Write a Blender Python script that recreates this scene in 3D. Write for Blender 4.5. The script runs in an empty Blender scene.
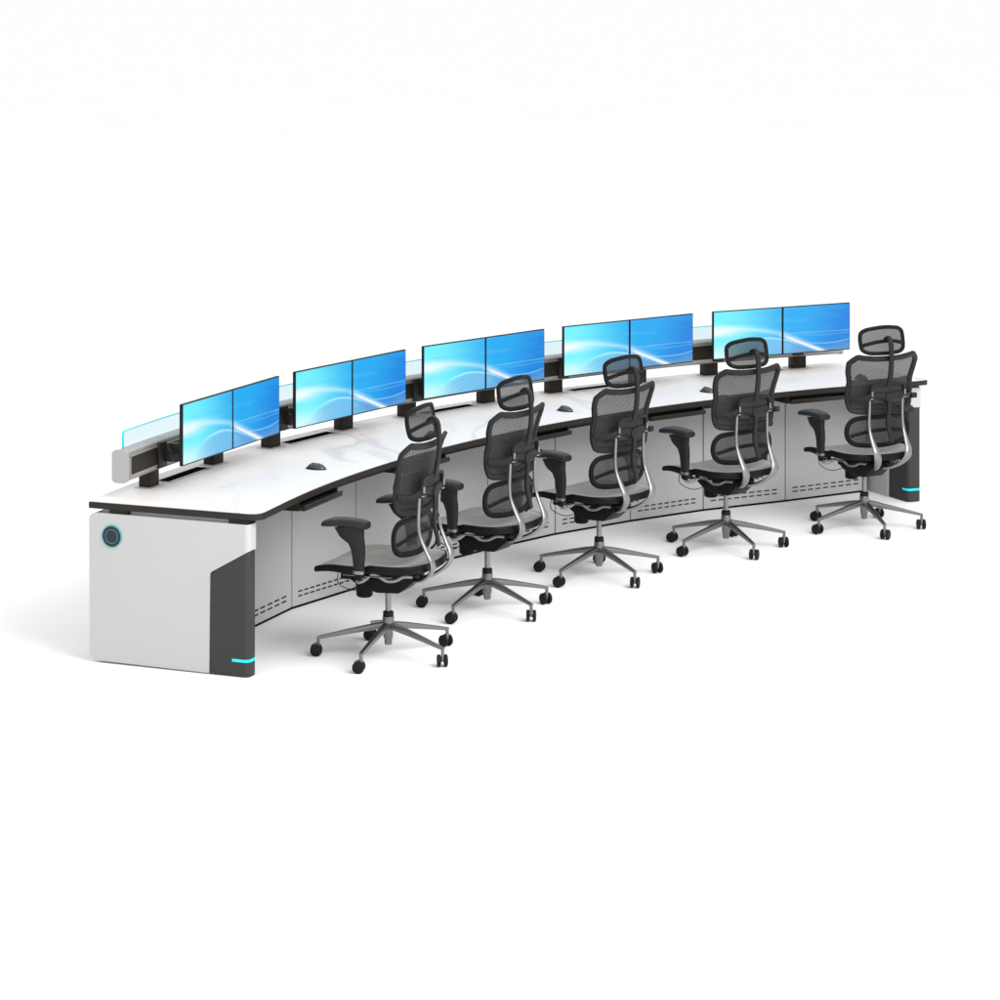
import bpy, bmesh, math, random
from mathutils import Vector, Matrix
random.seed(3)
S = bpy.context.scene
COL = S.collection
PI = math.pi

# ------------------------------------------------------------------ materials
def new_mat(name):
    m = bpy.data.materials.new(name); m.use_nodes = True
    nt = m.node_tree
    return m, nt, nt.nodes['Principled BSDF']

def pmat(name, col, rough=.5, metal=0., spec=.5, bump=0., bscale=200., var=0., coat=0.):
    m, nt, b = new_mat(name)
    b.inputs['Base Color'].default_value = (*col, 1)
    b.inputs['Roughness'].default_value = rough
    b.inputs['Metallic'].default_value = metal
    b.inputs['Specular IOR Level'].default_value = spec
    b.inputs['Coat Weight'].default_value = coat
    tc = nt.nodes.new('ShaderNodeTexCoord')
    n = nt.nodes.new('ShaderNodeTexNoise'); n.inputs['Scale'].default_value = bscale; n.inputs['Detail'].default_value = 4
    nt.links.new(tc.outputs['Object'], n.inputs['Vector'])
    if bump:
        bp = nt.nodes.new('ShaderNodeBump'); bp.inputs['Strength'].default_value = bump; bp.inputs['Distance'].default_value = .002
        nt.links.new(n.outputs['Fac'], bp.inputs['Height']); nt.links.new(bp.outputs['Normal'], b.inputs['Normal'])
    n2 = nt.nodes.new('ShaderNodeTexNoise'); n2.inputs['Scale'].default_value = 9; n2.inputs['Detail'].default_value = 5
    nt.links.new(tc.outputs['Object'], n2.inputs['Vector'])
    mr = nt.nodes.new('ShaderNodeMapRange')
    mr.inputs['From Min'].default_value = .3; mr.inputs['From Max'].default_value = .7
    mr.inputs['To Min'].default_value = max(0, rough*.88); mr.inputs['To Max'].default_value = min(1, rough*1.12)
    nt.links.new(n2.outputs['Fac'], mr.inputs['Value']); nt.links.new(mr.outputs['Result'], b.inputs['Roughness'])
    if var:
        mx = nt.nodes.new('ShaderNodeMix'); mx.data_type = 'RGBA'
        mx.inputs['A'].default_value = (*[c*(1-var) for c in col], 1); mx.inputs['B'].default_value = (*[min(1, c*(1+var)) for c in col], 1)
        nt.links.new(n2.outputs['Fac'], mx.inputs['Factor']); nt.links.new(mx.outputs['Result'], b.inputs['Base Color'])
    return m

M = {}
M['white'] = pmat('white_lacquer', (.47, .47, .47), .42, spec=.3)
M['door'] = pmat('grey_lacquer', (.43, .43, .435), .45, spec=.25)
M['plinth'] = pmat('plinth_black', (.006, .006, .006), .7, spec=0.)
M['taupe'] = pmat('anthracite_panel', (.036, .0355, .034), .5, spec=.22, bump=.05)
M['edge'] = pmat('edge_band', (.019, .016, .013), .45, spec=.25)
M['blackmat'] = pmat('matt_black', (.012, .011, .010), .5, spec=.2)
M['post'] = pmat('bronze_black', (.018, .014, .010), .5, spec=.2)
M['alu'] = pmat('brushed_aluminium', (.37, .365, .36), .38, metal=.5)
M['cap'] = pmat('aluminium_cap', (.36, .36, .36), .4, metal=.2)
M['chrome'] = pmat('satin_chrome', (.25, .246, .24), .38, metal=.95)
M['basealu'] = pmat('base_aluminium', (.19, .187, .183), .30, metal=.9)
M['plastic'] = pmat('charcoal_plastic', (.013, .013, .0125), .5, spec=.18, bump=.08, bscale=500)
M['frame'] = pmat('black_frame', (.005, .005, .005), .5, spec=.12)
M['rubber'] = pmat('wheel_rubber', (.006, .006, .006), .6, spec=.2)
M['pad'] = pmat('arm_pad', (.013, .014, .014), .45, spec=.25, bump=.12, bscale=350)
M['monitor'] = pmat('monitor_black', (.006, .006, .006), .4, spec=.2)
M['mouse'] = pmat('mouse_shell', (.045, .045, .046), .25, spec=.4, coat=.3)
M['teal'] = pmat('teal_ring', (.02, .33, .42), .4)
M['badge'] = pmat('badge_grey', (.028, .031, .032), .5, spec=.2)

def fabric(name, col, cover, scale, c2=None):
    m, nt, b = new_mat(name)
    b.inputs['Base Color'].default_value = (*col, 1); b.inputs['Roughness'].default_value = .7
    tc = nt.nodes.new('ShaderNodeTexCoord')
    w1 = nt.nodes.new('ShaderNodeTexWave'); w1.inputs['Scale'].default_value = scale; w1.bands_direction = 'X'
    w2 = nt.nodes.new('ShaderNodeTexWave'); w2.inputs['Scale'].default_value = scale; w2.bands_direction = 'Z' if cover < 1 else 'Y'
    mp = nt.nodes.new('ShaderNodeMapping'); mp.inputs['Rotation'].default_value = (0, .55 if cover < 1 else 0, 0)
    nt.links.new(tc.outputs['Object'], mp.inputs['Vector'])
    for w in (w1, w2):
        w.inputs['Distortion'].default_value = .5; w.inputs['Detail'].default_value = 1
        nt.links.new(mp.outputs[0], w.inputs['Vector'])
    mxm = nt.nodes.new('ShaderNodeMath'); mxm.operation = 'MAXIMUM'
    nt.links.new(w1.outputs['Fac'], mxm.inputs[0]); nt.links.new(w2.outputs['Fac'], mxm.inputs[1])
    if cover < 1:
        mr = nt.nodes.new('ShaderNodeMapRange')
        mr.inputs['From Min'].default_value = .25; mr.inputs['From Max'].default_value = .95
        mr.inputs['To Min'].default_value = max(0, cover-.36); mr.inputs['To Max'].default_value = min(.97, cover+.10)
        nt.links.new(mxm.outputs[0], mr.inputs['Value'])
        tr = nt.nodes.new('ShaderNodeBsdfTransparent'); ms = nt.nodes.new('ShaderNodeMixShader')
        nt.links.new(mr.outputs['Result'], ms.inputs['Fac']); nt.links.new(tr.outputs[0], ms.inputs[1]); nt.links.new(b.outputs[0], ms.inputs[2])
        nt.links.new(ms.outputs[0], nt.nodes['Material Output'].inputs['Surface'])
    else:
        n = nt.nodes.new('ShaderNodeTexNoise'); n.inputs['Scale'].default_value = 14; n.inputs['Detail'].default_value = 8
        nt.links.new(tc.outputs['Object'], n.inputs['Vector'])
        ad = nt.nodes.new('ShaderNodeMath'); ad.operation = 'MULTIPLY_ADD'; ad.inputs[1].default_value = .25
        nt.links.new(mxm.outputs[0], ad.inputs[0]); nt.links.new(n.outputs['Fac'], ad.inputs[2])
        mx = nt.nodes.new('ShaderNodeMix'); mx.data_type = 'RGBA'
        mx.inputs['A'].default_value = (*[c*.60 for c in col], 1); mx.inputs['B'].default_value = (*[c*1.25 for c in col], 1)
        nt.links.new(ad.outputs[0], mx.inputs['Factor']); nt.links.new(mx.outputs['Result'], b.inputs['Base Color'])
    return m
M['mesh'] = fabric('open_back_mesh', (.014, .014, .014), .88, 36)
M['mesh_dense'] = fabric('dense_back_mesh', (.014, .014, .014), .93, 36)
M['seat'] = fabric('seat_mesh_fabric', (.275, .268, .256), 1, 90)

def marble(name, base, vein, amount, scale, rough, spec=.2):
    m, nt, b = new_mat(name)
    tc = nt.nodes.new('ShaderNodeTexCoord')
    mp = nt.nodes.new('ShaderNodeMapping'); mp.inputs['Rotation'].default_value = (0, 0, .7); mp.inputs['Scale'].default_value = (scale, scale*.35, scale)
    nt.links.new(tc.outputs['Object'], mp.inputs['Vector'])
    n = nt.nodes.new('ShaderNodeTexNoise'); n.inputs['Scale'].default_value = 1.3; n.inputs['Detail'].default_value = 7; n.inputs['Distortion'].default_value = 1.1
    nt.links.new(mp.outputs[0], n.inputs['Vector'])
    a = nt.nodes.new('ShaderNodeMath'); a.operation = 'SUBTRACT'; a.inputs[1].default_value = .5
    nt.links.new(n.outputs['Fac'], a.inputs[0])
    ab = nt.nodes.new('ShaderNodeMath'); ab.operation = 'ABSOLUTE'; nt.links.new(a.outputs[0], ab.inputs[0])
    mr = nt.nodes.new('ShaderNodeMapRange'); mr.inputs['From Min'].default_value = 0; mr.inputs['From Max'].default_value = .045
    mr.inputs['To Min'].default_value = amount; mr.inputs['To Max'].default_value = 0
    nt.links.new(ab.outputs[0], mr.inputs['Value'])
    n2 = nt.nodes.new('ShaderNodeTexNoise'); n2.inputs['Scale'].default_value = .9; nt.links.new(mp.outputs[0], n2.inputs['Vector'])
    mr2 = nt.nodes.new('ShaderNodeMapRange'); mr2.inputs['From Min'].default_value = .45; mr2.inputs['From Max'].default_value = .65
    nt.links.new(n2.outputs['Fac'], mr2.inputs['Value'])
    mu = nt.nodes.new('ShaderNodeMath'); mu.operation = 'MULTIPLY'
    nt.links.new(mr.outputs['Result'], mu.inputs[0]); nt.links.new(mr2.outputs['Result'], mu.inputs[1])
    mx = nt.nodes.new('ShaderNodeMix'); mx.data_type = 'RGBA'
    mx.inputs['A'].default_value = (*base, 1); mx.inputs['B'].default_value = (*vein, 1)
    nt.links.new(mu.outputs[0], mx.inputs['Factor']); nt.links.new(mx.outputs['Result'], b.inputs['Base Color'])
    b.inputs['Roughness'].default_value = rough; b.inputs['Specular IOR Level'].default_value = spec
    return m
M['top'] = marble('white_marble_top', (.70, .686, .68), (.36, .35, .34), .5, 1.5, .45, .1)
M['floor'] = marble('white_floor', (.88, .88, .88), (.85, .85, .845), .3, .55, .30, 0.)

def emis(name, col, st):
    m, nt, b = new_mat(name)
    b.inputs['Base Color'].default_value = (*col, 1)
    b.inputs['Emission Color'].default_value = (*col, 1); b.inputs['Emission Strength'].default_value = st
    return m
M['led'] = emis('cyan_light_strip', (.0, .56, .70), .55)

def glass_mat():
    m, nt, b = new_mat('clear_screen_glass')
    tr = nt.nodes.new('ShaderNodeBsdfTransparent'); tr.inputs[0].default_value = (.74, .875, .91, 1)
    gl = nt.nodes.new('ShaderNodeBsdfGlossy'); gl.inputs['Roughness'].default_value = .03
    ms = nt.nodes.new('ShaderNodeMixShader'); ms.inputs[0].default_value = .06
    nt.links.new(tr.outputs[0], ms.inputs[1]); nt.links.new(gl.outputs[0], ms.inputs[2])
    nt.links.new(ms.outputs[0], nt.nodes['Material Output'].inputs['Surface'])
    return m
M['glass'] = glass_mat()
M['glass_edge'] = pmat('cyan_glass_edge', (.03, .58, .72), .3, spec=.2)

# --- screen picture: small expression builder on shader nodes
class X:
    nt = None
    def __init__(s, o): s.o = o
    @staticmethod
    def op(k, *a, clamp=False):
        n = X.nt.nodes.new('ShaderNodeMath'); n.operation = k; n.use_clamp = clamp
        for i, v in enumerate(a):
            if isinstance(v, X): X.nt.links.new(v.o, n.inputs[i])
            else: n.inputs[i].default_value = v
        return X(n.outputs[0])
    def __add__(s, b): return X.op('ADD', s, b)
    __radd__ = __add__
    def __mul__(s, b): return X.op('MULTIPLY', s, b)
    __rmul__ = __mul__
    def __sub__(s, b): return X.op('SUBTRACT', s, b)
    def __rsub__(s, b): return X.op('SUBTRACT', b, s)
def gauss(d, w):
    q = d*(1./w); return X.op('EXPONENT', (q*q)*-1.)
def sstep(v, a, b):
    n = X.nt.nodes.new('ShaderNodeMapRange'); n.interpolation_type = 'SMOOTHSTEP'
    X.nt.links.new(v.o, n.inputs['Value']); n.inputs['From Min'].default_value = a; n.inputs['From Max'].default_value = b
    return X(n.outputs['Result'])
def cmix(f, A, B):
    n = X.nt.nodes.new('ShaderNodeMix'); n.data_type = 'RGBA'; n.clamp_factor = True
    X.nt.links.new(f.o, n.inputs['Factor'])
    for k, v in (('A', A), ('B', B)):
        if isinstance(v, tuple): n.inputs[k].default_value = (*v, 1)
        else: X.nt.links.new(v, n.inputs[k])
    return n.outputs['Result']
def screen_mat():
    m, nt, b = new_mat('blue_wave_wallpaper'); X.nt = nt
    uv = nt.nodes.new('ShaderNodeUVMap'); uv.uv_map = 'UVMap'
    sp = nt.nodes.new('ShaderNodeSeparateXYZ'); nt.links.new(uv.outputs[0], sp.inputs[0])
    x, y = X(sp.outputs[0]), X(sp.outputs[1])
    c = cmix(sstep(x + y*.12, .18, 1.28), (.17, .90, 1.), (.012, .41, .90))
    c = cmix(sstep(x + y*-.25, 1.05, 1.85), c, (.001, .225, .74))
    # soft cloudy variation
    nz = nt.nodes.new('ShaderNodeTexNoise'); nz.inputs['Scale'].default_value = 2.2; nz.inputs['Detail'].default_value = 2
    mp = nt.nodes.new('ShaderNodeMapping'); mp.inputs['Scale'].default_value = (.6, 3.5, 1); mp.inputs['Rotation'].default_value = (0, 0, .12)
    nt.links.new(uv.outputs[0], mp.inputs[0]); nt.links.new(mp.outputs[0], nz.inputs['Vector'])
    nf = X(nz.outputs['Fac'])
    c = cmix(sstep(nf, .48, .80)*.14, c, (.30, .80, 1.))
    c = cmix(sstep(nf, .48, .25)*.30, c, (.02, .42, .85))
    # lower lilac-blue hill under the arch
    a2 = .365 - (x - .74)*(x - .74)*.85
    below = sstep(a2 - y, .0, .10)
    c = cmix(below*sstep(x, .05, .55)*.75, c, (.19, .50, .84))
    # right hand grey-blue below the dip
    a3 = (x - 1.65)*(x - 1.65)*.45 + .165
    c = cmix(sstep(a3 - y, -.01, .16)*sstep(x, 1.0, 1.3)*.75, c, (.13, .34, .62))
    # fan of fine lines in the hill
    for k in range(5):
        ak = (.31 - .045*k) - (x - (.80 + .05*k))*(x - (.80 + .05*k))*(.8 + .15*k)
        c = cmix(gauss(y - ak, .008)*sstep(x, .15, .5)*sstep(x, 1.2, .95)*.16, c, (.7, .95, 1.))
    # white glow at the left
    g = X.op('EXPONENT', ((x*x)*7. + (y-.58)*(y-.58)*90.)*-1.)
    c = cmix(g*.95, c, (1., 1., 1.))
    g = X.op('EXPONENT', ((x-.05)*(x-.05)*9. + (y-.05)*(y-.05)*25.)*-1.)
    c = cmix(g*.7, c, (.85, 1., 1.))
    # swooshes
    r = X.op('MAXIMUM', x - 1., 0.)
    y1 = .63 - x*x*.19 - r*.2
    c = cmix(gauss(y - y1, .045)*sstep(x, 1.75, .6)*.45, c, (.75, 1., 1.))
    c = cmix(gauss(y - a2, .020)*sstep(x, .15, .7)*sstep(x, 1.35, 1.0)*.50, c, (.85, 1., 1.))
    w = gauss(y - (.385 - (x - 1.)*.66), .040)*sstep(x, .92, 1.12)
    c = cmix(w*.95, c, (.93, .99, 1.))
    c = cmix(gauss(y - a3, .010)*sstep(x, 1.05, 1.4)*.5, c, (.45, .78, 1.))
    c = cmix(gauss(y - (.44 - x*.01), .010)*sstep(x, .7, 1.2)*.35, c, (.35, .80, 1.))
    c = cmix(gauss(y - (.30 + x*.03), .008)*sstep(x, 1.2, 1.7)*.35, c, (.30, .70, 1.))
    em = nt.nodes.new('ShaderNodeEmission'); em.inputs['Strength'].default_value = 1.0
    nt.links.new(c, em.inputs[0])
    gl = nt.nodes.new('ShaderNodeBsdfGlossy'); gl.inputs['Roughness'].default_value = .25; gl.inputs[0].default_value = (.03, .03, .03, 1)
    ad = nt.nodes.new('ShaderNodeAddShader'); nt.links.new(em.outputs[0], ad.inputs[0]); nt.links.new(gl.outputs[0], ad.inputs[1])
    nt.links.new(ad.outputs[0], nt.nodes['Material Output'].inputs['Surface'])
    return m
M['screen'] = screen_mat()

# ------------------------------------------------------------------ mesh helpers
def empty(name, loc=(0, 0, 0), rz=0, **kw):
    o = bpy.data.objects.new(name, None); COL.objects.link(o)
    o.location = loc; o.rotation_euler = (0, 0, rz); o.empty_display_size = .1
    for k, v in kw.items(): o[k] = v
    return o

class MB:
    def __init__(s): s.bm = bmesh.new()
    def merge(s, b2, mtx=None):
        if mtx is not None: bmesh.ops.transform(b2, matrix=mtx, verts=b2.verts)
        me = bpy.data.meshes.new('tmp'); b2.to_mesh(me); b2.free(); s.bm.from_mesh(me); bpy.data.meshes.remove(me)
        return s
    def box(s, c, sz, mtx=None, bev=0., seg=2, taper=None):
        b = bmesh.new(); bmesh.ops.create_cube(b, size=1)
        for v in b.verts:
            t = 1.
            if taper and v.co.z < 0: t = taper
            v.co = Vector((v.co.x*sz[0]*t, v.co.y*sz[1]*t, v.co.z*sz[2]))
        if bev: bmesh.ops.bevel(b, geom=b.edges[:], offset=bev, segments=seg, affect='EDGES', profile=.5)
        for v in b.verts: v.co += Vector(c)
        return s.merge(b, mtx)
    def lathe(s, prof, n=24, mtx=None, loc=(0, 0, 0)):
        b = bmesh.new(); rings = []
        for r, z in prof:
            rings.append([b.verts.new((r*math.cos(2*PI*i/n), r*math.sin(2*PI*i/n), z)) for i in range(n)])
        for a, c in zip(rings, rings[1:]):
            for i in range(n): b.faces.new((a[i], a[(i+1) % n], c[(i+1) % n], c[i]))
        b.faces.new(rings[0][::-1]); b.faces.new(rings[-1])
        for v in b.verts: v.co += Vector(loc)
        return s.merge(b, mtx)
    def prism(s, poly, z0, z1, mtx=None, bev_edges=None, bev=0., seg=4):
        b = bmesh.new()
        lo = [b.verts.new((p[0], p[1], z0)) for p in poly]; hi = [b.verts.new((p[0], p[1], z1)) for p in poly]
        n = len(poly)
        b.faces.new(lo[::-1]); b.faces.new(hi)
        for i in range(n): b.faces.new((lo[i], lo[(i+1) % n], hi[(i+1) % n], hi[i]))
        if bev:
            es = [e for e in b.edges if bev_edges is None or bev_edges(e)]
            bmesh.ops.bevel(b, geom=es, offset=bev, segments=seg, affect='EDGES', profile=.5)
        return s.merge(b, mtx)
    def sweep(s, pts, wh, side=None, n=12, closed=False, sub=4, pw=2.0, caps=True):
        """tube along pts; wh = list of (half width along side, half height) or one pair"""
        P = [Vector(p) for p in pts]; N = len(P)
        W = wh if isinstance(wh, list) else [wh]*N
        Q = []; R = []
        def cr(a, b, c, d, t): return .5*((2*b)+(c-a)*t+(2*a-5*b+4*c-d)*t*t+(3*b-a-3*c+d)*t**3)
        segs = N if closed else N-1
        for i in range(segs):
            if closed: i0, i1, i2, i3 = (i-1) % N, i, (i+1) % N, (i+2) % N
            else: i0, i1, i2, i3 = max(i-1, 0), i, i+1, min(i+2, N-1)
            for k in range(sub):
                t = k/sub
                Q.append(cr(P[i0], P[i1], P[i2], P[i3], t))
                R.append((W[i1][0]*(1-t)+W[i2][0]*t, W[i1][1]*(1-t)+W[i2][1]*t))
        if not closed: Q.append(P[-1]); R.append(W[-1])
        b = bmesh.new(); rings = []; L = len(Q); prev = None
        for i in range(L):
            if closed: T = Q[(i+1) % L]-Q[i-1]
            else: T = Q[min(i+1, L-1)]-Q[max(i-1, 0)]
            T.normalize()
            sd = side(Q[i]) if callable(side) else side
            if sd is None: sd = prev if prev is not None else (Vector((0, 0, 1)) if abs(T.z) < .9 else Vector((1, 0, 0)))
            sd = Vector(sd); U = (sd - T*sd.dot(T)).normalized(); V = T.cross(U).normalized(); prev = U
            ring = []
            for k in range(n):
                a = 2*PI*k/n; ca, sa = math.cos(a), math.sin(a)
                ca = math.copysign(abs(ca)**(2/pw), ca); sa = math.copysign(abs(sa)**(2/pw), sa)
                ring.append(b.verts.new(Q[i]+U*ca*R[i][0]+V*sa*R[i][1]))
            rings.append(ring)
        for i in range(L if closed else L-1):
            a, c = rings[i], rings[(i+1) % L]
            for k in range(n): b.faces.new((a[k], a[(k+1) % n], c[(k+1) % n], c[k]))
        if not closed and caps: b.faces.new(rings[0][::-1]); b.faces.new(rings[-1])
        return s.merge(b)
    def sheet(s, outline, f, rings=8, c=None):
        """filled patch: outline in (x,z), y=f(x,z)"""
        b = bmesh.new()
        if c is None: c = (sum(p[0] for p in outline)/len(outline), sum(p[1] for p in outline)/len(outline))
        ctr = b.verts.new((c[0], f(*c), c[1])); prev = None; n = len(outline)
        for r in range(1, rings+1):
            t = r/rings; ring = []
            for p in outline:
                x = c[0]+(p[0]-c[0])*t; z = c[1]+(p[1]-c[1])*t
                ring.append(b.verts.new((x, f(x, z), z)))
            for i in range(n):
                j = (i+1) % n
                if prev is None: b.faces.new((ctr, ring[i], ring[j]))
                else: b.faces.new((prev[i], ring[i], ring[j], prev[j]))
            prev = ring
        return s.merge(b)
    def build(s, name, mat, parent=None, smooth=35, **kw):
        me = bpy.data.meshes.new(name)
        bmesh.ops.recalc_face_normals(s.bm, faces=s.bm.faces)
        s.bm.to_mesh(me); s.bm.free(); me.materials.append(mat)
        o = bpy.data.objects.new(name, me); COL.objects.link(o)
        if smooth:
            for p in me.polygons: p.use_smooth = True
            try: me.set_sharp_from_angle(angle=math.radians(smooth))
            except Exception: pass
        if parent: o.parent = parent
        for k, v in kw.items(): o[k] = v
        return o

def catmull2(pts, sub=5):
    n = len(pts); out = []
    for i in range(n):
        a, b, c, d = [Vector(pts[(i+k) % n]) for k in (-1, 0, 1, 2)]
        for k in range(sub):
            t = k/sub
            out.append(tuple(.5*((2*b)+(c-a)*t+(2*a-5*b+4*c-d)*t*t+(3*b-a-3*c+d)*t**3)))
    return out

def P3(R, a, z=0.): return Vector((R*math.sin(a), R*math.cos(a), z))
def frame_at(R, a, z=0.):
    """local x = to the right along the desk, local y = outward (towards the back of the desk)"""
    o = P3(R, a, z); y = Vector((math.sin(a), math.cos(a), 0)); x = Vector((math.cos(a), -math.sin(a), 0))
    return Matrix((( x.x, y.x, 0, o.x), (x.y, y.y, 0, o.y), (0, 0, 1, o.z), (0, 0, 0, 1)))

# ------------------------------------------------------------------ numbers of the place
H = .7607                   # desk height
RF, RB = 6.338, 7.243       # front and back radius of the top
RP = 6.768                  # doors
ST = .1726                  # one work station
MC = [-1.1306+ST*k for k in range(5)]
PC = [-1.1375+.1727*k for k in range(5)]

# ------------------------------------------------------------------ floor
b = MB(); b.box((0, 0, -.05), (4000, 4000, .1))
fl = b.build('floor', M['floor'], smooth=0); fl['kind'] = 'structure'

# ------------------------------------------------------------------ desk
desk = empty('control_desk', (-4.5, 4.4, 0), label='long curved white marble control desk with dark edge and grey doors', category='desk')
bpy.context.view_layer.update()
DINV = Matrix.Translation((4.5, -4.4, 0))
def dpart(mb, name, mat, parent=None, smooth=35, **kw):
    o = mb.build(name, mat, parent or desk, smooth, **kw)
    if parent is None or parent is desk:
        o.matrix_parent_inverse = DINV
    return o

BL = Vector((-6.860, 2.317)); FL = Vector((-6.041, 1.943))
FR = Vector((-2.044, 6.018)); BR = Vector((-2.377, 6.855))
def fillet(p0, c, p1, r, n=6):
    a = (p0-c).normalized(); b_ = (p1-c).normalized()
    q0 = c+a*r; q1 = c+b_*r
    return [tuple((1-t)**2*q0+2*t*(1-t)*c+t*t*q1) for t in [i/n for i in range(n+1)]]
aFL, aFR = math.atan2(FL.x, FL.y), math.atan2(FR.x, FR.y)
aBL, aBR = math.atan2(BL.x, BL.y), math.atan2(BR.x, BR.y)
def topline(inset=0.):
    rf, rb = RF+inset, RB-inset
    pts = []
    fr = [P3(rf, aFL+.030+(aFR-.012-aFL-.030)*i/90).to_2d() for i in range(91)]
    bk = [P3(rb, aBR-.004+(aBL+.004-aBR+.004)*i/90).to_2d() for i in range(91)]
    dl = (BL-FL).normalized(); dr = (BR-FR).normalized()
    nl = Vector((-dl.y, dl.x)); nl = nl if nl.x > 0 else -nl
    nr = Vector((-dr.y, dr.x)); nr = nr if nr.x < 0 else -nr
    fl_ = FL+nl*inset - dl*-inset; fr_ = FR+nr*inset+dr*inset; bl_ = BL+nl*inset-dl*inset; br_ = BR+nr*inset-dr*inset
    pts += fillet(bl_, fl_, fr[0], .075) + [tuple(p) for p in fr]
    pts += fillet(fr[-1], fr_, br_, .012, 3)
    pts += [tuple(p) for p in ([br_]+bk+[bl_])]
    return pts
b = MB()
def bottom_or_top(e): return abs(e.verts[0].co.z-e.verts[1].co.z) < 1e-5
b.prism(topline(0.), H-.034, H-.003, bev_edges=bottom_or_top, bev=.004, seg=2)
dpart(b, 'tabletop_edge', M['edge'])
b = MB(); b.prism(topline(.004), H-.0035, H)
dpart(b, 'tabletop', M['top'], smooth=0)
# lower apron strip under the front edge (dark, set back)
def arc_strip(mb, r0, r1, a0, a1, z0, z1, n=60):
    poly = [tuple(P3(r0, a0+(a1-a0)*i/n).to_2d()) for i in range(n+1)] + [tuple(P3(r1, a1+(a0-a1)*i/n).to_2d()) for i in range(n+1)]
    mb.prism(poly, z0, z1)
b = MB(); arc_strip(b, RF+.055, RF+.085, aFL+.03, aFR-.02, H-.062, H-.0345)
dpart(b, 'support_rail', M['blackmat'])

# doors
SEAM = [(6.793, -1.0584), (6.748, -.9765), (6.768, -.8829), (6.770, -.7972), (6.780, -.7119), (6.768, -.6234), (6.763, -.5395), (6.738, -.4494), (6.800, -.3546)]
vert = [Vector((-6.262, 2.590))] + [P3(r_, a).to_2d() for r_, a in SEAM]
for i in range(len(vert)-1):
    p, q = vert[i], vert[i+1]; d = (q-p); L = d.length; d.normalize(); nrm = Vector((-d.y, d.x))
    if nrm.dot(p) < 0: nrm = -nrm       # outwards = away from chairs
    mtx = Matrix(((d.x, nrm.x, 0, p.x), (d.y, nrm.y, 0, p.y), (0, 0, 1, 0), (0, 0, 0, 1)))
    b = MB(); b.box((L/2, .010, .3685), (L-.007, .018, .713), mtx, bev=.0012, seg=1)
    nf0 = len(b.bm.faces)
    x0, x1 = .045, L-.055; nsl = 9
    for k in range(nsl):
        for z in (.059, .083):
            xx = x0+(x1-x0)*(k+.5)/nsl
            b.box((xx, -.0006, z), ((x1-x0)/nsl*.64, .003, .0058), mtx)
    b.bm.faces.ensure_lookup_table()
    for f in b.bm.faces[nf0:]: f.material_index = 1
    door = dpart(b, 'cabinet_door', M['door']); door.data.materials.append(M['plinth'])
    b = MB(); b.box((L/2, .016, .0065), (L+.004, .026, .013), mtx)
    dpart(b, 'plinth', M['plinth'], smooth=0)
# closed cabinet body behind the doors
b = MB()
poly = [tuple(v+v.normalized()*.022) for v in vert]+[tuple(P3(RB-.06, a).to_2d()) for a in [ -.370-(i*.0195) for i in range(43)]]
b.prism(poly, .012, H-.036)
dpart(b, 'cabinet_body', M['blackmat'], smooth=0)
b = MB()
for a in range(10):
    pass
arc_strip(b, RB-.058, RB-.045, -1.205, -.372, .012, H-.036)
dpart(b, 'back_panel', M['door'], smooth=0)

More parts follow.
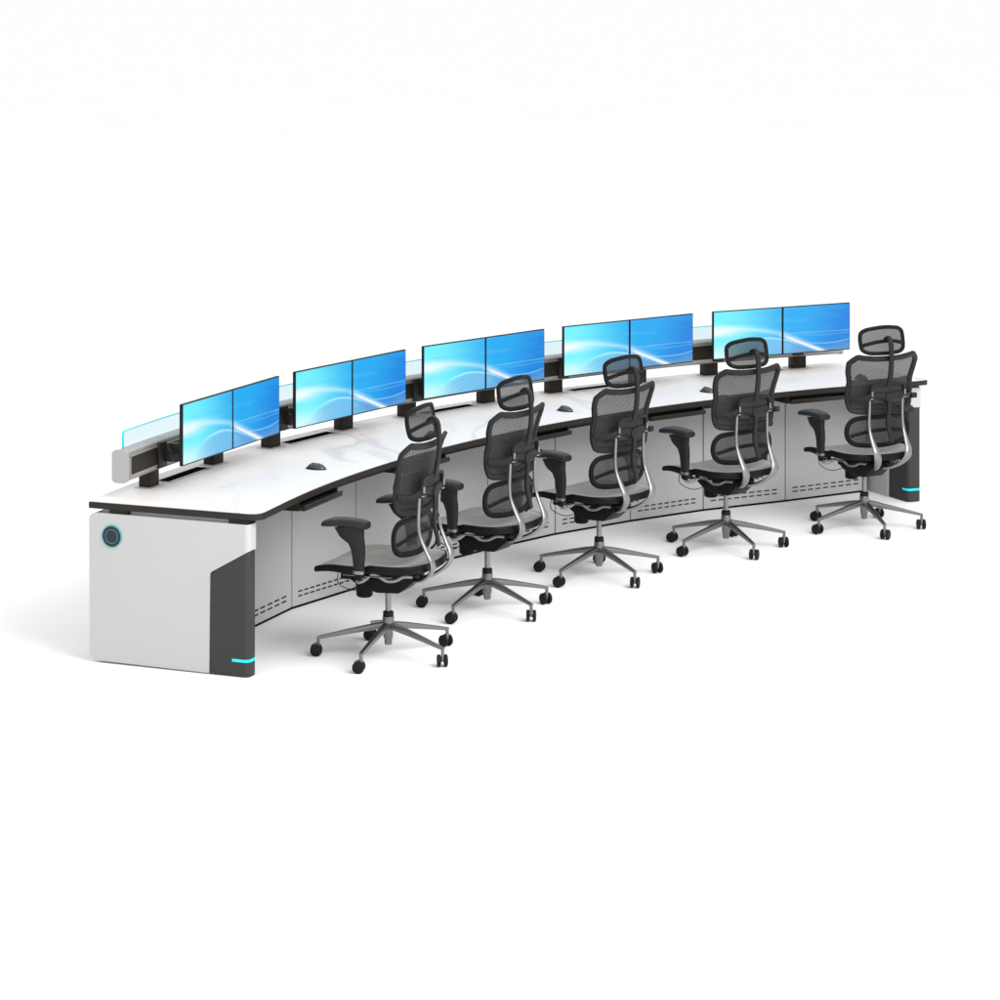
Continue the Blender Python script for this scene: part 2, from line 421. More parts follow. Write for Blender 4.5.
# end legs: drawn in a (s, z) elevation, s from back to front
def end_leg(Bk, Fr, inward, th):
    d = (Fr-Bk); L = d.length; d.normalize(); n = inward
    # local x = s, local y = z(up), local z = inward
    mtx = Matrix(((d.x, 0, n.x, Bk.x), (d.y, 0, n.y, Bk.y), (0, 1, 0, 0), (0, 0, 0, 1)))
    zt = .709
    def arc(cx, cy, r, a0, a1, k=6): return [(cx+r*math.cos(math.radians(a0+(a1-a0)*i/k)), cy+r*math.sin(math.radians(a0+(a1-a0)*i/k))) for i in range(k+1)]
    sh = arc(.05, .056, .046, 180, 270) + [(.640, .006), (.645, .462)] + arc(.665, .462, .020, 180, 115, 4)[1:] + [(L, .588), (L, zt)] + arc(.035, zt-.035, .035, 90, 180)
    def vert_front(e):
        a, c = e.verts[0].co, e.verts[1].co
        return abs(a.x-L) < 1e-4 and abs(c.x-L) < 1e-4 and abs(a.z-c.z) < 1e-6
    b = MB(); b.prism(sh, 0, th, mtx, bev_edges=vert_front, bev=.026, seg=5)
    shell = dpart(b, 'end_panel', M['white'])
    Li = L-.004
    def vf2(e):
        a, c = e.verts[0].co, e.verts[1].co
        return abs(a.x-Li) < 1e-4 and abs(c.x-Li) < 1e-4 and abs(a.z-c.z) < 1e-6
    ins = [(.646, .002), (.651, .464), (.664, .482), (Li, .584), (Li, .002)]
    b = MB(); b.prism(ins, .004, th-.004, mtx, bev_edges=vf2, bev=.026, seg=5)
    leg = dpart(b, 'front_leg', M['taupe'])
    # light strip
    pts = [(Li-.085, .0035)]
    for i in range(7):
        a = math.radians(270+90*i/6); pts.append((Li-.026+.0275*math.cos(a), .030+.0275*math.sin(a)))
    for i in range(7):
        a = math.radians(90*i/6); pts.append((Li-.026+.0275*math.cos(a), th-.030+.0275*math.sin(a)))
    pts.append((Li-.06, th-.0035))
    poly = [(x, z) for x, z in pts]+[(x-(.004 if 0 < i < len(pts)-1 else 0), min(max(z, .008), th-.008)) for i, (x, z) in reversed(list(enumerate(pts)))]
    rot = Matrix(((1, 0, 0, 0), (0, 0, 1, 0), (0, 1, 0, 0), (0, 0, 0, 1)))   # poly (s, inward) extruded in height
    b = MB(); b.prism(poly, .070, .083, mtx@rot)
    b.build('light_strip', M['led'], leg, 0)
    # spacer pads
    for s0 in (.155, .79):
        b = MB(); b.box((s0, zt+.0090, th/2), (.10, .0175, th*.8), mtx); dpart(b, 'spacer_block', M['blackmat'], smooth=0)
    b = MB(); b.box((.45, zt+.0088, th*.62), (.78, .017, th*.5), mtx); dpart(b, 'added_gap_lightener', M['white'], smooth=0)  # white block added to lighten the shaded gap below the slab
    return mtx, shell
lB = Vector((-6.858, 2.310)); lF = Vector((-6.088, 1.952))
dirl = (lF-lB).normalized(); inl = Vector((-dirl.y, dirl.x)); inl = inl if inl.x > 0 else -inl
mtxL, shellL = end_leg(lB, lF, inl, .094)
rF = Vector((-2.075, 6.041)); dr = Vector((-.3745, .927)); rB = rF+dr*.86
inr = Vector((-.927, -.3745))
mtxR, shellR = end_leg(rB, rF, inr, .107)
# inner side plates that close the knee space beside the right leg
b = MB()
b.box((.37, .352, .102), (.53, .70, .016), mtxR); dpart(b, 'side_plate', M['door'], smooth=0)
b = MB()
b.box((.37, .352, .089), (.53, .70, .016), mtxL); dpart(b, 'side_plate', M['door'], smooth=0)
# round emblem
def disc(mb, cx, cy, r, z0, z1, mtx, r_in=None, n=40):
    if r_in is None:
        mb.prism([(cx+r*math.cos(2*PI*i/n), cy+r*math.sin(2*PI*i/n)) for i in range(n)], z0, z1, mtx)
    else:
        b2 = bmesh.new(); R = []
        for i in range(n):
            c, s_ = math.cos(2*PI*i/n), math.sin(2*PI*i/n)
            R.append([b2.verts.new((cx+q*c, cy+q*s_, z)) for q, z in ((r, z0), (r, z1), (r_in, z1), (r_in, z0))])
        for i in range(n):
            A, B = R[i], R[(i+1) % n]
            for k in range(4): b2.faces.new((A[k], A[(k+1) % 4], B[(k+1) % 4], B[k]))
        mb.merge(b2, mtx)
for mt, sh in ((mtxL, shellL), (mtxR, shellR)):
    b = MB(); disc(b, .125, .604, .0485, -.005, .002, mt); em = b.build('round_emblem', M['badge'], sh)
    b = MB(); disc(b, .125, .604, .0525, -.0056, .0015, mt, .0487); disc(b, .125, .604, .0335, -.0062, .001, mt, .0315)
    b.build('emblem_ring', M['teal'], em)
for o in (shellL, shellR): pass

# keyboard trays
for k in range(5):
    ac = -1.1462+ST*k
    mt = frame_at(RF, ac)
    b = MB(); b.box((.0, .135, .690), (.43, .33, .014), mt, bev=.004); b.box((0, -.026, .697), (.43, .012, .024), mt, bev=.003)
    t = dpart(b, 'keyboard_tray', M['edge'])
    for sx in (-1, 1):
        b = MB(); b.box((sx*.222, .15, .704), (.014, .30, .042), mt, bev=.003)
        b.build('tray_runner', M['blackmat'], t)
    b = MB(); b.prism([(-.42, .05), (-.32, .02), (.32, .02), (.42, .05), (.42, .20), (-.42, .20)], H-.046, H-.0345, mt)
    dpart(b, 'tray_mount', M['blackmat'], smooth=0)

# cable slots in the top
for k in range(5):
    mt = frame_at(7.108, PC[k], H)
    b = MB(); b.box((0, -.004, .001), (.435, .088, .0028), mt, bev=.001, seg=1); f = dpart(b, 'cable_slot_frame', M['cap'], smooth=0)
    b = MB(); b.box((0, .006, .0022), (.410, .062, .0026), mt); b.build('brush_strip', M['plinth'], f, 0)

# monitor rail
aL, aR = -1.2315, -.3545
RAILF, RAILB = 7.085, 7.165
zb, ztp = .836, .988
def ring_profile(n=4, r=.022):
    c = []
    for (cx, cz, a0) in ((RAILB-r, ztp-r, 0), (RAILF+r, ztp-r, 90), (RAILF+r, zb+r, 180), (RAILB-r, zb+r, 270)):
        for i in range(n+1):
            a = math.radians(a0+90*i/n); c.append((cx+r*math.cos(a), cz+r*math.sin(a)))
    return c
def polar_extrude(mb, prof, a0, a1, n=70):
    b2 = bmesh.new(); rings = []
    for i in range(n+1):
        a = a0+(a1-a0)*i/n; rings.append([b2.verts.new(P3(R, a, z)) for R, z in prof])
    m = len(prof)
    for A, B in zip(rings, rings[1:]):
        for k in range(m): b2.faces.new((A[k], A[(k+1) % m], B[(k+1) % m], B[k]))
    b2.faces.new(rings[0][::-1]); b2.faces.new(rings[-1]); mb.merge(b2)
prof = ring_profile()
b = MB(); polar_extrude(b, prof, aL+.0027, aR-.0027); rail = dpart(b, 'monitor_rail', M['alu'])
for (u, v) in ((aL, aL+.0026), (aR-.0026, aR)):
    b = MB(); polar_extrude(b, [((R-7.125)*1.04+7.125, (z-.912)*1.04+.912) for R, z in prof], u, v, 2)
    b.build('end_cap', M['cap'], rail)
b = MB(); arc_strip(b, RAILF-.0015, RAILF+.01, aL+.0045, aR-.0045, .868, .955, 70); b.build('rail_channel', M['post'], rail, 0)
b = MB()
for z in (.862, .955): arc_strip(b, RAILF-.005, RAILF+.008, aL+.0035, aR-.0035, z, z+.006, 70)
for u in (aL+.0035, aR-.0048): arc_strip(b, RAILF-.005, RAILF+.008, u, u+.0013, .862, .961, 2)
b.build('channel_trim', M['alu'], rail, 0)
for k in range(5):
    for s in (-1, 1):
        mt = frame_at(7.128, PC[k]+s*.0472, 0)
        b = MB(); b.box((0, 0, (H+zb)/2+.002), (.098, .062, zb-H+.008), mt, bev=.003)
        pst = dpart(b, 'rail_post', M['post'])
        b = MB(); b.box((0, -.002, H+.002), (.145, .092, .0035), mt, bev=.001, seg=1); b.build('base_plate', M['cap'], pst, 0)
# glass screens on the rail, one per station
zg = 1.068
for k in range(5):
    a0 = (aL+.012) if k == 0 else PC[k]-.0855; a1 = (aR-.012) if k == 4 else PC[k]+.0855
    def glass(mb, R0, R1, inset, edge=False):
        pass
    n = 16; r = .018/7.14
    def top_z(a):
        z = zg
        for e, sgn in ((a0, 1), (a1, -1)):
            if (k == 0 and sgn == 1) or (k == 4 and sgn == -1):
                t = (a-e)*sgn/r
                if t < 1: z = zg-.018*(1-math.sqrt(max(0, 1-(1-t)**2)))
        return z
    angs = sorted(set([a0+(a1-a0)*i/n for i in range(n+1)]+[a0+r*q for q in (.1, .3, .6, 1)]+[a1-r*q for q in (.1, .3, .6, 1)]))
    b2 = bmesh.new(); vs = [(b2.verts.new(P3(7.147, a, ztp-.004)), b2.verts.new(P3(7.147, a, top_z(a)-.003))) for a in angs]
    for A, B in zip(vs, vs[1:]): b2.faces.new((A[0], B[0], B[1], A[1]))
    b = MB(); b.merge(b2); g = dpart(b, 'glass_screen', M['glass'], smooth=0)
    pts = [P3(7.147, a, top_z(a)-.002) for a in angs]
    if k == 0: pts = [P3(7.147, a0, ztp-.004), P3(7.147, a0, ztp+.03)]+pts
    if k == 4: pts = pts+[P3(7.147, a1, ztp+.03), P3(7.147, a1, ztp-.004)]
    b = MB(); b.sweep(pts, (.0055, .0026), side=lambda q: Vector((q.x, q.y, 0)).normalized(), n=8, sub=1, pw=4); b.build('glass_edge', M['glass_edge'], g)

# ------------------------------------------------------------------ monitors
ordn = ['nearest the round emblem', 'second from the round emblem', 'in the middle', 'second from far right', 'at the far right']
HW, MZ0, MZ1, MR = .5171, .8954, 1.1937, 6.8595
def make_monitor(side):
    """local frame: x right, y outward, origin below the pair's centre on the front plane"""
    root = empty('monitor')
    cx = side*HW/2; w = HW-.003; h = MZ1-MZ0
    b = MB(); b.box((cx, .0095, (MZ0+MZ1)/2), (w, .017, h), bev=.002, seg=1); b.box((cx, .025, (MZ0+MZ1)/2-.01), (w*.6, .016, h*.55), bev=.006)
    b.build('housing', M['monitor'], root)
    bz, bb = .006, .0065
    x0, x1, z0, z1 = cx-w/2+bz, cx+w/2-bz, MZ0+bb, MZ1-.005
    me = bpy.data.meshes.new('screen'); bm = bmesh.new()
    vs = [bm.verts.new(p) for p in ((x0, 0, z0), (x1, 0, z0), (x1, 0, z1), (x0, 0, z1))]
    f = bm.faces.new(vs); uvl = bm.loops.layers.uv.new('UVMap'); off = 0 if side < 0 else 1
    for l, uv in zip(f.loops, ((0, 0), (1, 0), (1, 1), (0, 1))): l[uvl].uv = (uv[0]+off, uv[1])
    bm.to_mesh(me); bm.free(); me.materials.append(M['screen'])
    o = bpy.data.objects.new('screen', me); COL.objects.link(o); o.parent = root
    # arm from the rail to the back of the housing
    ax = cx+side*.045 if side < 0 else cx+.045
    yr = 7.083-MR*math.cos(0)-.004
    b = MB()
    b.box((ax-.04*1, yr-.008, .912), (.075, .022, .125), bev=.003)                 # clamp on the rail
    b.box((ax, yr-.035, .905), (.055, .05, .060), bev=.004)
    for z, r in ((.895, .027), (.940, .025)):
        b.lathe([(r*.9, z-.022), (r, z-.020), (r, z+.020), (r*.9, z+.022)], 24, loc=(ax+.022, yr-.050, 0))
    b.box((ax+.022, (yr-.05+.06)/2, .940), (.046, yr-.10, .036), bev=.005)
    b.lathe([(.026, .895), (.026, .965)], 24, loc=(ax+.022, .075, 0))
    b.box((ax+.022, .050, .985), (.10, .014, .10), bev=.003)
    b.build('mount_arm', M['taupe'] if False else M['blackarm'], root)
    return root
M['blackarm'] = pmat('arm_black', (.024, .023, .021), .45, spec=.3)
monL, monR = make_monitor(-1), make_monitor(1)
def copy_tree(o, parent=None):
    c = o.copy(); COL.objects.link(c)
    if parent: c.parent = parent
    for ch in list(o.children): copy_tree(ch, c)
    return c
for k in range(5):
    for pr, nm in ((monL, 'pale cyan left screen'), (monR, 'deep blue right screen')):
        o = pr if k == 0 else copy_tree(pr)
        # the pair is one flat plane tangent to the arc at the centre
        o.matrix_world = frame_at(MR, MC[k])
        o['label'] = 'black monitor with %s, pair %s' % (nm, ordn[k]); o['category'] = 'monitor'
        o['group'] = 'monitors on the rail'

# ------------------------------------------------------------------ mice
def make_mouse():
    root = empty('computer_mouse')
    b2 = bmesh.new(); bmesh.ops.create_uvsphere(b2, u_segments=28, v_segments=16, radius=1)
    for v in b2.verts:
        x, y, z = v.co
        w = .031*(1-.12*y); zz = max(z, 0.)
        v.co = Vector((x*w, y*.055, zz*(.030 if y < .2 else .030-.012*(y-.2))))
    b = MB(); b.merge(b2); b.build('shell', M['mouse'], root)
    b = MB(); b.sweep([(0, .048, .010), (0, .030, .0245), (0, .012, .0300)], (.0022, .0016), side=(1, 0, 0), n=8); b.build('scroll_wheel', M['plinth'], root)
    b = MB(); b.prism([(.0325*math.cos(2*PI*i/28), .0565*math.sin(2*PI*i/28)) for i in range(28)], 0, .005); b.build('base', M['plinth'], root)
    return root
mouse = make_mouse()
mpos = [(-5.794, 3.110), None, (-4.391, 4.900), (-3.481, 5.578), (-2.455, 6.060)]
mpos[1] = tuple(P3(6.577, -.9045).to_2d())
wh = ['on the open desk left of the first chair', 'on the desk beyond the first chair', 'on the desk between the second and third chairs', 'on the desk left of the fourth chair', 'seen through the mesh of the last chair']
for k, p in enumerate(mpos):
    o = mouse if k == 0 else copy_tree(mouse)
    a = math.atan2(*p)
    m4 = frame_at(0, a); o.matrix_world = Matrix.Translation((p[0], p[1], H+.0005))@m4.to_3x3().to_4x4()
    o['label'] = 'dark grey computer mouse '+wh[k]; o['category'] = 'mouse'; o['group'] = 'mice on the desk'

# ------------------------------------------------------------------ chair (x right, y forward, z up)
def make_chair():
    root = empty('office_chair')
    # --- five star base
    r0 = .3356
    castaz = [88, 80, 5, 42, 70]
    fw = math.radians(90+64.4)            # heading of the first chair in the world, degrees from +x
    for k in range(5):
        a = math.radians(90)+.352+k*2*PI/5     # in chair frame (+y = 90 deg)
        c, s_ = math.cos(a), math.sin(a)
        D = Vector((c, s_, 0)); N = Vector((-s_, c, 0))
        b = MB()
        b.sweep([D*.015+Vector((0, 0, .150)), D*.10+Vector((0, 0, .136)), D*.22+Vector((0, 0, .112)), D*(r0+.006)+Vector((0, 0, .086))],
                [(.020, .017), (.0155, .016), (.0120, .012), (.0085, .008)], side=N, n=8, sub=3, pw=3.2)
        b.sweep([D*r0+Vector((0, 0, .088)), D*r0+Vector((0, 0, .050))], (.0085, .0085), n=12, sub=1)
        leg = b.build('base_arm', M['basealu'], root, 30)
        # caster
        az = math.radians(castaz[k])-fw+PI/2
        A = Vector((math.cos(az), math.sin(az), 0)); T = Vector((-A.y, A.x, 0))
        cc = D*r0+T*.010+Vector((0, 0, .0292))
        mt = Matrix(((T.x, 0, A.x, cc.x), (T.y, 0, A.y, cc.y), (0, 1, 0, cc.z), (0, 0, 0, 1)))
        b = MB()
        for sg in (-1, 1):
            prof_ = [(.024, -.0085), (.0285, -.006), (.0292, 0), (.0285, .006), (.020, .009)]
            b.lathe([(r, z*1.0) for r, z in prof_], 26, mt@Matrix.Translation((0, 0, sg*.0165)))
        cs = b.build('caster', M['rubber'], leg)
        b = MB(); b.lathe([(.008, -.016), (.008, .016)], 12, mt)
        b.box((-.002, .014, 0), (.030, .034, .012), mt, bev=.004)
        b.build('caster_fork', M['basealu'], leg)
    b = MB(); b.lathe([(.020, .128), (.026, .132), (.029, .15), (.0275, .188), (.026, .192)], 28)
    b.lathe([(.0155, .058), (.018, .060), (.019, .085), (.023, .092), (.024, .134)], 24)
    b.build('hub', M['basealu'], root)
    b = MB(); b.lathe([(.026, .1915), (.0255, .214), (.019, .219)], 24); b.build('hub_collar', M['rubber'], root)
    b = MB(); b.lathe([(.0140, .210), (.0140, .385)], 20); b.build('gas_column', M['chrome'], root)
    # --- mechanism
    b = MB()
    b.prism([(-.165, .405), (-.155, .375), (-.085, .320), (.03, .314), (.12, .338), (.175, .37), (.19, .40), (.17, .438), (-.14, .438)], -.070, .070,
            Matrix(((0, 0, 1, 0), (1, 0, 0, 0), (0, 1, 0, 0), (0, 0, 0, 1))), bev=.006, seg=2)
    b.lathe([(.032, .276), (.040, .284), (.041, .352), (.036, .358)], 26, loc=(0, .125, 0))
    b.box((0, .02, .428), (.30, .20, .014), bev=.004)
    b.sweep([(-.17, .02, .395), (-.10, .03, .40), (.10, .03, .40), (.20, .02, .395)], (.007, .007), n=10)
    b.box((.225, .02, .395), (.055, .022, .012), bev=.004)
    b.box((-.185, .13, .415), (.05, .05, .03), bev=.008)
    b.build('tilt_mechanism', M['frame'], root)
    b = MB()
    b.sweep([(-.20, .17, .425), (-.21, .16, .375), (-.18, .09, .345), (-.12, .05, .36), (-.07, .05, .39)], (.0022, .0022), n=8, sub=6)
    b.build('control_cable', M['rubber'], root)
    b = MB()
    for sg in (-1, 1):
        b.sweep([(sg*.298, .02, .452), (sg*.292, .03, .424), (sg*.262, .035, .405), (sg*.225, .02, .408), (sg*.195, -.005, .432), (sg*.178, -.035, .420),
                 (sg*.160, -.065, .398), (sg*.148, -.105, .400), (sg*.135, -.140, .418), (sg*.120, -.180, .418)], (.0085, .0050), side=(0, 0, 1), n=10, sub=5)
        b.sweep([(sg*.23, .13, .428), (sg*.235, .02, .430), (sg*.225, -.12, .430)], (.006, .004), side=(1, 0, 0), n=8)
        b.box((sg*.150, .03, .420), (.20, .030, .008), bev=.003)
    b.build('seat_bracket', M['chrome'], root)
    # --- seat
    half = [(.0, .284), (.12, .283), (.216, .279), (.247, .268), (.254, .20), (.262, .10), (.262, -.02), (.250, -.13), (.215, -.205), (.15, -.242), (.07, -.252)]
    out = half+[(0, -.254)]+[(-x, y) for x, y in half[:0:-1]]
    out = catmull2(out, 3)
    def seat_z(x, y): return .466+.020*(x/.26)**2*(.4 if y > 0 else 1.)-.016*max(0, (y-.17)/.1)**1.6+.012*max(0, (-y-.12)/.13)**2
    b2 = bmesh.new(); n = len(out); rows = []
    def thin(y): return 1-.28*max(0, min(1, (y-.10)/.17))
    for (sc, dz) in ((.93, -.030), (.985, -.036), (1.0, -.024), (1.0, -.010), (.985, .000), (.955, .001)):
        rows.append([b2.verts.new((x*sc, y*sc, seat_z(x*sc, y*sc)+dz*thin(y))) for x, y in out])
    for A, B in zip(rows, rows[1:]):
        for i in range(n): b2.faces.new((A[i], A[(i+1) % n], B[(i+1) % n], B[i]))
    b = MB(); b.merge(b2); b.build('seat_frame', M['frame'], root)
    b2 = bmesh.new(); prev = None
    for r in range(1, 11):
        t = r/10*.957; ring = [b2.verts.new((x*t, y*t, seat_z(x*t, y*t)+.0015-.006*(1-(r/10)**3))) for x, y in out]
        if prev is None:
            c0 = b2.verts.new((0, 0, seat_z(0, 0)-.0045))
            for i in range(n): b2.faces.new((c0, ring[i], ring[(i+1) % n]))
        else:
            for i in range(n): b2.faces.new((prev[i], ring[i], ring[(i+1) % n], prev[(i+1) % n]))
        prev = ring
    b = MB(); b.merge(b2); b.build('seat', M['seat'], root, 60)
    b2 = bmesh.new(); ring = [b2.verts.new((x*.93, y*.93, seat_z(x*.93, y*.93)-.030*thin(y))) for x, y in out]; b2.faces.new(ring)
    b = MB(); b.merge(b2); b.build('seat_underside', M['frame'], root, 0)
    # --- armrests
    for sg in (-1, 1):
        X0 = sg*.305
        b2 = bmesh.new()
        prof_ = [(.192, .036, .672, .684), (.184, .044, .668, .696), (.15, .050, .670, .708), (.09, .047, .676, .713), (.03, .043, .676, .712), (-.015, .042, .668, .708), (-.034, .036, .668, .700)]
        rings = []
        for (yy, hw, z0, z1) in prof_:
            mid = (z0+z1)/2; hh = (z1-z0)/2
            rings.append([b2.verts.new((X0+math.copysign(abs(math.cos(t))**.55, math.cos(t))*hw, yy, mid+math.copysign(abs(math.sin(t))**.7, math.sin(t))*hh)) for t in [2*PI*i/20 for i in range(20)]])
        for A, B in zip(rings, rings[1:]):
            for i in range(20): b2.faces.new((A[i], A[(i+1) % 20], B[(i+1) % 20], B[i]))
        b2.faces.new(rings[0]); b2.faces.new(rings[-1][::-1])
        b = MB(); b.merge(b2); arm = b.build('armrest_pad', M['pad'], root, 50)
        arm_o = arm
        b = MB()
        b.sweep([(X0, .052, .678), (X0, .046, .652), (X0, .026, .61), (X0, .014, .56), (X0, .012, .50), (X0, .012, .470)],
                [(.086, .030), (.070, .026), (.041, .022), (.033, .020), (.027, .018), (.025, .017)], side=(0, 1, 0), n=14, sub=3, pw=3)
        b.build('armrest_post', M['plastic'], root)
        b = MB(); b.sweep([(X0, .012, .470), (X0, .012, .455)], (.0275, .019), side=(0, 1, 0), n=14, sub=1, pw=3); b.build('armrest_collar', M['chrome'], root)
        b = MB(); b.sweep([(X0, .012, .456), (X0-sg*.003, .014, .425)], [(.021, .015), (.015, .012)], side=(0, 1, 0), n=14, sub=1, pw=3); b.build('armrest_foot', M['frame'], root)
    # --- J shaped back tubes
    b = MB()
    for sg in (-1, 1):
        path = [(.117, -.214, .792), (.118, -.211, .73), (.120, -.211, .66), (.121, -.222, .605), (.119, -.252, .545), (.115, -.277, .500), (.106, -.279, .462), (.088, -.252, .425), (.062, -.205, .395), (.030, -.150, .378)]
        wh_ = [(.0085, .0085), (.0085, .0085), (.0090, .0085), (.0105, .0085), (.0165, .009), (.024, .010), (.025, .010), (.022, .010), (.017, .010), (.014, .010)]
        b.sweep([(sg*x, y, z) for x, y, z in path], wh_, side=(1, 0, 0), n=14, sub=5)
        b.sweep([(sg*.117, -.2375, .818), (sg*.117, -.2385, .848)], (.0065, .0065), n=12, sub=1)
        b.sweep([(sg*.117, -.232, .800), (sg*.117, -.232, .806)], (.0130, .0100), side=(1, 0, 0), n=12, sub=1)
    b.build('back_support', M['chrome'], root)
    # --- back frames
    def yU(x, z):
        t = (z-.71)/.35
        return -.188+.03*t*(1-t)*2-.060*t*t*1.0+.85*x*x
    upper = [(0, 1.046), (.10, 1.047), (.190, 1.058), (.213, 1.060), (.248, 1.028), (.252, 1.015), (.247, .965), (.231, .900), (.236, .85), (.236, .79), (.226, .740), (.208, .720), (.15, .710), (.0, .703)]
    upper = upper+[(-x, z) for x, z in upper[-2:0:-1]]
    ins = [(x*(1-.055), (z-.875)*(1-.075)+.875) for x, z in upper]
    up3 = [Vector((x, yU(x, z), z)) for x, z in ins]
    b = MB(); b.sweep(up3, (.0165, .011), side=lambda q: Vector((q.x, 0, (q.z-.875)*.6)), n=10, closed=True, sub=2, pw=3)
    ub = b.build('upper_back_frame', M['plastic'], root)
    insd = catmull2(ins, 2)
    top_ = MB(); top_.sheet(insd, lambda x, z: yU(x, z)+.002, 10); top_.build('back_mesh', M['mesh'], ub, 60)
    lowp = [(.226, .903), (.12, .906), (0, .908), (-.12, .906), (-.226, .903), (-.222, .80), (-.205, .735), (-.15, .722), (0, .715), (.15, .722), (.205, .735), (.222, .80)]
    b = MB(); b.sheet(catmull2(lowp, 2), lambda x, z: yU(x, z)+.010, 8); b.build('back_pad', M['mesh_dense'], ub, 60)
    def yL(x, z): return -.172+.95*x*x+.02*((z-.6)/.1)**2
    lum = [(0, .694), (.12, .692), (.182, .682), (.220, .650), (.232, .602), (.220, .556), (.182, .524), (.11, .511), (0, .506)]
    lum = lum+[(-x, z) for x, z in lum[-2:0:-1]]
    li = [(x*.945, (z-.598)*.89+.598) for x, z in lum]
    b = MB(); b.sweep([Vector((x, yL(x, z), z)) for x, z in li], (.0140, .010), side=lambda q: Vector((q.x*.5, 0, (q.z-.598))), n=10, closed=True, sub=3, pw=3)
    lf = b.build('lumbar_frame', M['frame'], root)
    b = MB(); b.sheet(catmull2(li, 2), lambda x, z: yL(x, z)+.001, 8); b.build('lumbar_mesh', M['mesh_dense'], lf, 60)
    b = MB(); b.sweep([Vector((x, yL(x, .605+.03*(x/.2)**2*0-.025*abs(x)/.2)-.006, .610-.030*(abs(x)/.2)**2)) for x in (-.20, -.13, -.05, .05, .13, .20)], (.010, .004), side=(0, 0, 1), n=8)
    b.build('lumbar_strap', M['frame'], lf)
    # --- back bracket
    b = MB()
    b.sweep([(-.117, -.226, .800), (-.117, -.227, .845), (-.114, -.229, .872), (-.095, -.232, .884), (0, -.236, .888), (.095, -.232, .884), (.114, -.229, .872), (.117, -.227, .845), (.117, -.226, .800)],
            (.0110, .0080), side=(0, 1, 0), n=10, sub=4, pw=3)
    for sg in (-1, 1):
        b.sweep([(sg*.020, -.238, .812), (sg*.07, -.232, .822), (sg*.117, -.224, .815), (sg*.17, -.196, .800), (sg*.228, -.150, .808)], [(.022, .007), (.016, .007), (.020, .010), (.014, .007), (.013, .006)], side=(0, 0, 1), n=10, sub=4, pw=3)
    b.lathe([(.022, -.009), (.027, -.006), (.027, .006), (.022, .009)], 26, Matrix(((1, 0, 0, 0), (0, 0, 1, -.244), (0, 1, 0, .806), (0, 0, 0, 1))))
    b.sweep([(0, -.246, .80), (-.003, -.243, .73), (-.010, -.244, .66), (-.004, -.256, .60), (.006, -.262, .55)], [(.016, .008), (.0125, .009), (.014, .009), (.015, .008), (.017, .007)], side=(1, 0, 0), n=10, sub=4, pw=3)
    b.sweep([(.004, -.256, .60), (.03, -.235, .555), (.05, -.205, .525)], (.010, .006), side=(1, 0, 0), n=8)
    b.sweep([(0, -.245, .70), (.05, -.235, .665), (.09, -.222, .68)], (.008, .005), side=(0, 0, 1), n=8)
    b.box((.232, -.172, .794), (.040, .020, .032), bev=.006)
    bk = b.build('back_bracket', M['plastic'], root)
    b = MB(); b.prism([(-.104, .775), (.104, .775), (.104, .876), (-.104, .876)], -.002, .002, Matrix(((1, 0, 0, 0), (0, 0, 1, -.222), (0, 1, 0, 0), (0, 0, 0, 1))))
    b.build('bracket_plate', M['mesh_dense'], bk, 0)
    # --- headrest
    b = MB()
    b.sweep([(0, -.243, .878), (0, -.258, .94), (0, -.266, 1.02), (0, -.264, 1.10), (0, -.256, 1.138), (0, -.236, 1.156), (0, -.214, 1.146), (0, -.204, 1.128)],
            [(.018, .009), (.017, .009), (.016, .009), (.016, .009), (.016, .009), (.015, .009), (.014, .009), (.014, .008)], side=(1, 0, 0), n=10, sub=4, pw=3)
    b.build('headrest_stem', M['plastic'], root)
    def yH(x, z): return -.205+1.5*x*x+(z-1.13)*.18
    hp = []
    for i in range(20):
        t = 2*PI*i/20; c, s_ = math.cos(t), math.sin(t)
        hp.append((math.copysign(abs(c)**.47, c)*.154, 1.131+math.copysign(abs(s_)**.50, s_)*.070))
    hp = [(x*(1-.10*max(0, (z-1.128)/.066)*0), z+.010*(1-abs(x)/.15)*(1 if z > 1.128 else 0)) for x, z in hp]
    b = MB(); b.sweep([Vector((x, yH(x, z), z)) for x, z in hp], (.0115, .0095), side=lambda q: Vector((q.x*.4, 0, q.z-1.13)), n=10, closed=True, sub=3, pw=2.6)
    hf = b.build('headrest_frame', M['frame'], root)
    b = MB(); b.sheet(catmull2(hp, 2), lambda x, z: yH(x, z)+.001, 7); b.build('headrest_mesh', M['mesh'], hf, 60)
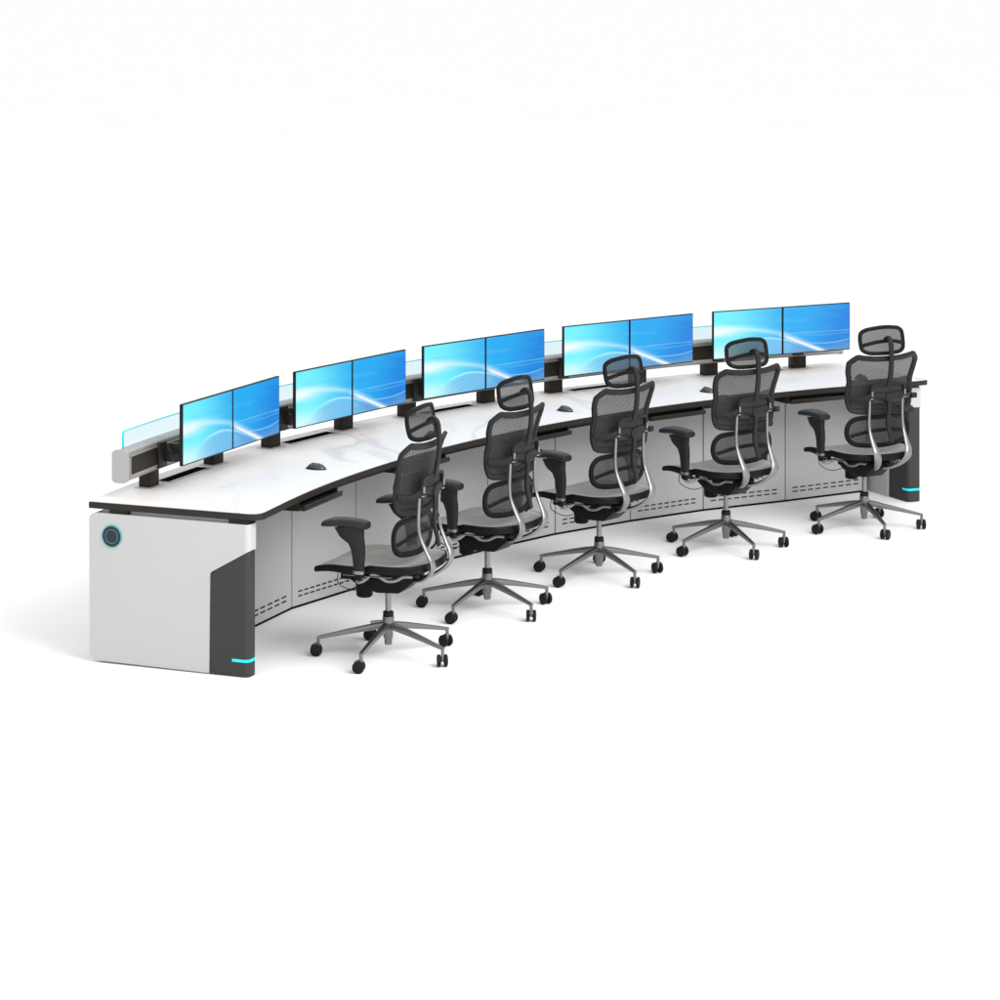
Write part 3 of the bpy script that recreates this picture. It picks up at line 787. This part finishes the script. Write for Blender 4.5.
    b = MB(); b.sweep([Vector((x, yH(x, 1.13)-.008, 1.132-.022*(abs(x)/.14)**2)) for x in (-.148, -.10, -.04, .04, .10, .148)], (.0105, .0045), side=(0, 0, 1), n=8, pw=3)
    b.build('headrest_strap', M['frame'], hf)
    return root
chair = make_chair()
cpos = [(-5.4383, 2.3340, -1.130), (-4.9188, 3.2582, -.9468), (-4.2744, 4.0159, -.7878), (-3.4861, 4.7085, -.6174), (-2.5923, 5.2304, -.4450)]
cl = ['nearest the white end panel with the round emblem', 'second from the emblem end, overlapping the nearest chair', 'third of the five, mid row',
      'second from the far right end of the row', 'farthest right, beside the dark far end leg']
for k, (x, y, ps) in enumerate(cpos):
    o = chair if k == 0 else copy_tree(chair)
    o.location = (x, y, 0); o.rotation_euler = (0, 0, -ps)
    o['label'] = 'black mesh office chair with headrest, '+cl[k]; o['category'] = 'chair'; o['group'] = 'mesh chairs along the curved desk'

# ------------------------------------------------------------------ light
w = bpy.data.worlds.new('World'); S.world = w; w.use_nodes = True
bg = w.node_tree.nodes['Background']; bg.inputs[0].default_value = (1, 1, 1, 1); bg.inputs[1].default_value = 1.13
def area(name, loc, target, size, power, col=(1, 1, 1)):
    l = bpy.data.lights.new(name, 'AREA'); l.shape = 'RECTANGLE'; l.size, l.size_y = size; l.energy = power; l.color = col
    o = bpy.data.objects.new(name, l); COL.objects.link(o); o.location = loc
    d = Vector(target)-Vector(loc); o.rotation_euler = d.to_track_quat('-Z', 'Y').to_euler()
    return o
area('added_fill_light', (-.3, -2.2, 6.4), (-4.0, 4.1, 0), (7, 5), 880)  # unseen area lamp, added to brighten the doors and floor

# ------------------------------------------------------------------ camera
cd = bpy.data.cameras.new('Camera'); cam = bpy.data.objects.new('Camera', cd); COL.objects.link(cam)
cam.location = (-5.59738, -10.61784, 3.21368); cam.rotation_euler = (PI/2, 0, -.0535526)
cd.sensor_width = 36; cd.lens = 2.70540643*36; cd.shift_y = -.515496; cd.clip_end = 600; cd.clip_start = .1
S.camera = cam
S.view_settings.view_transform = 'Standard'; S.view_settings.look = 'None'
S.view_settings.exposure = 0; S.view_settings.gamma = 1
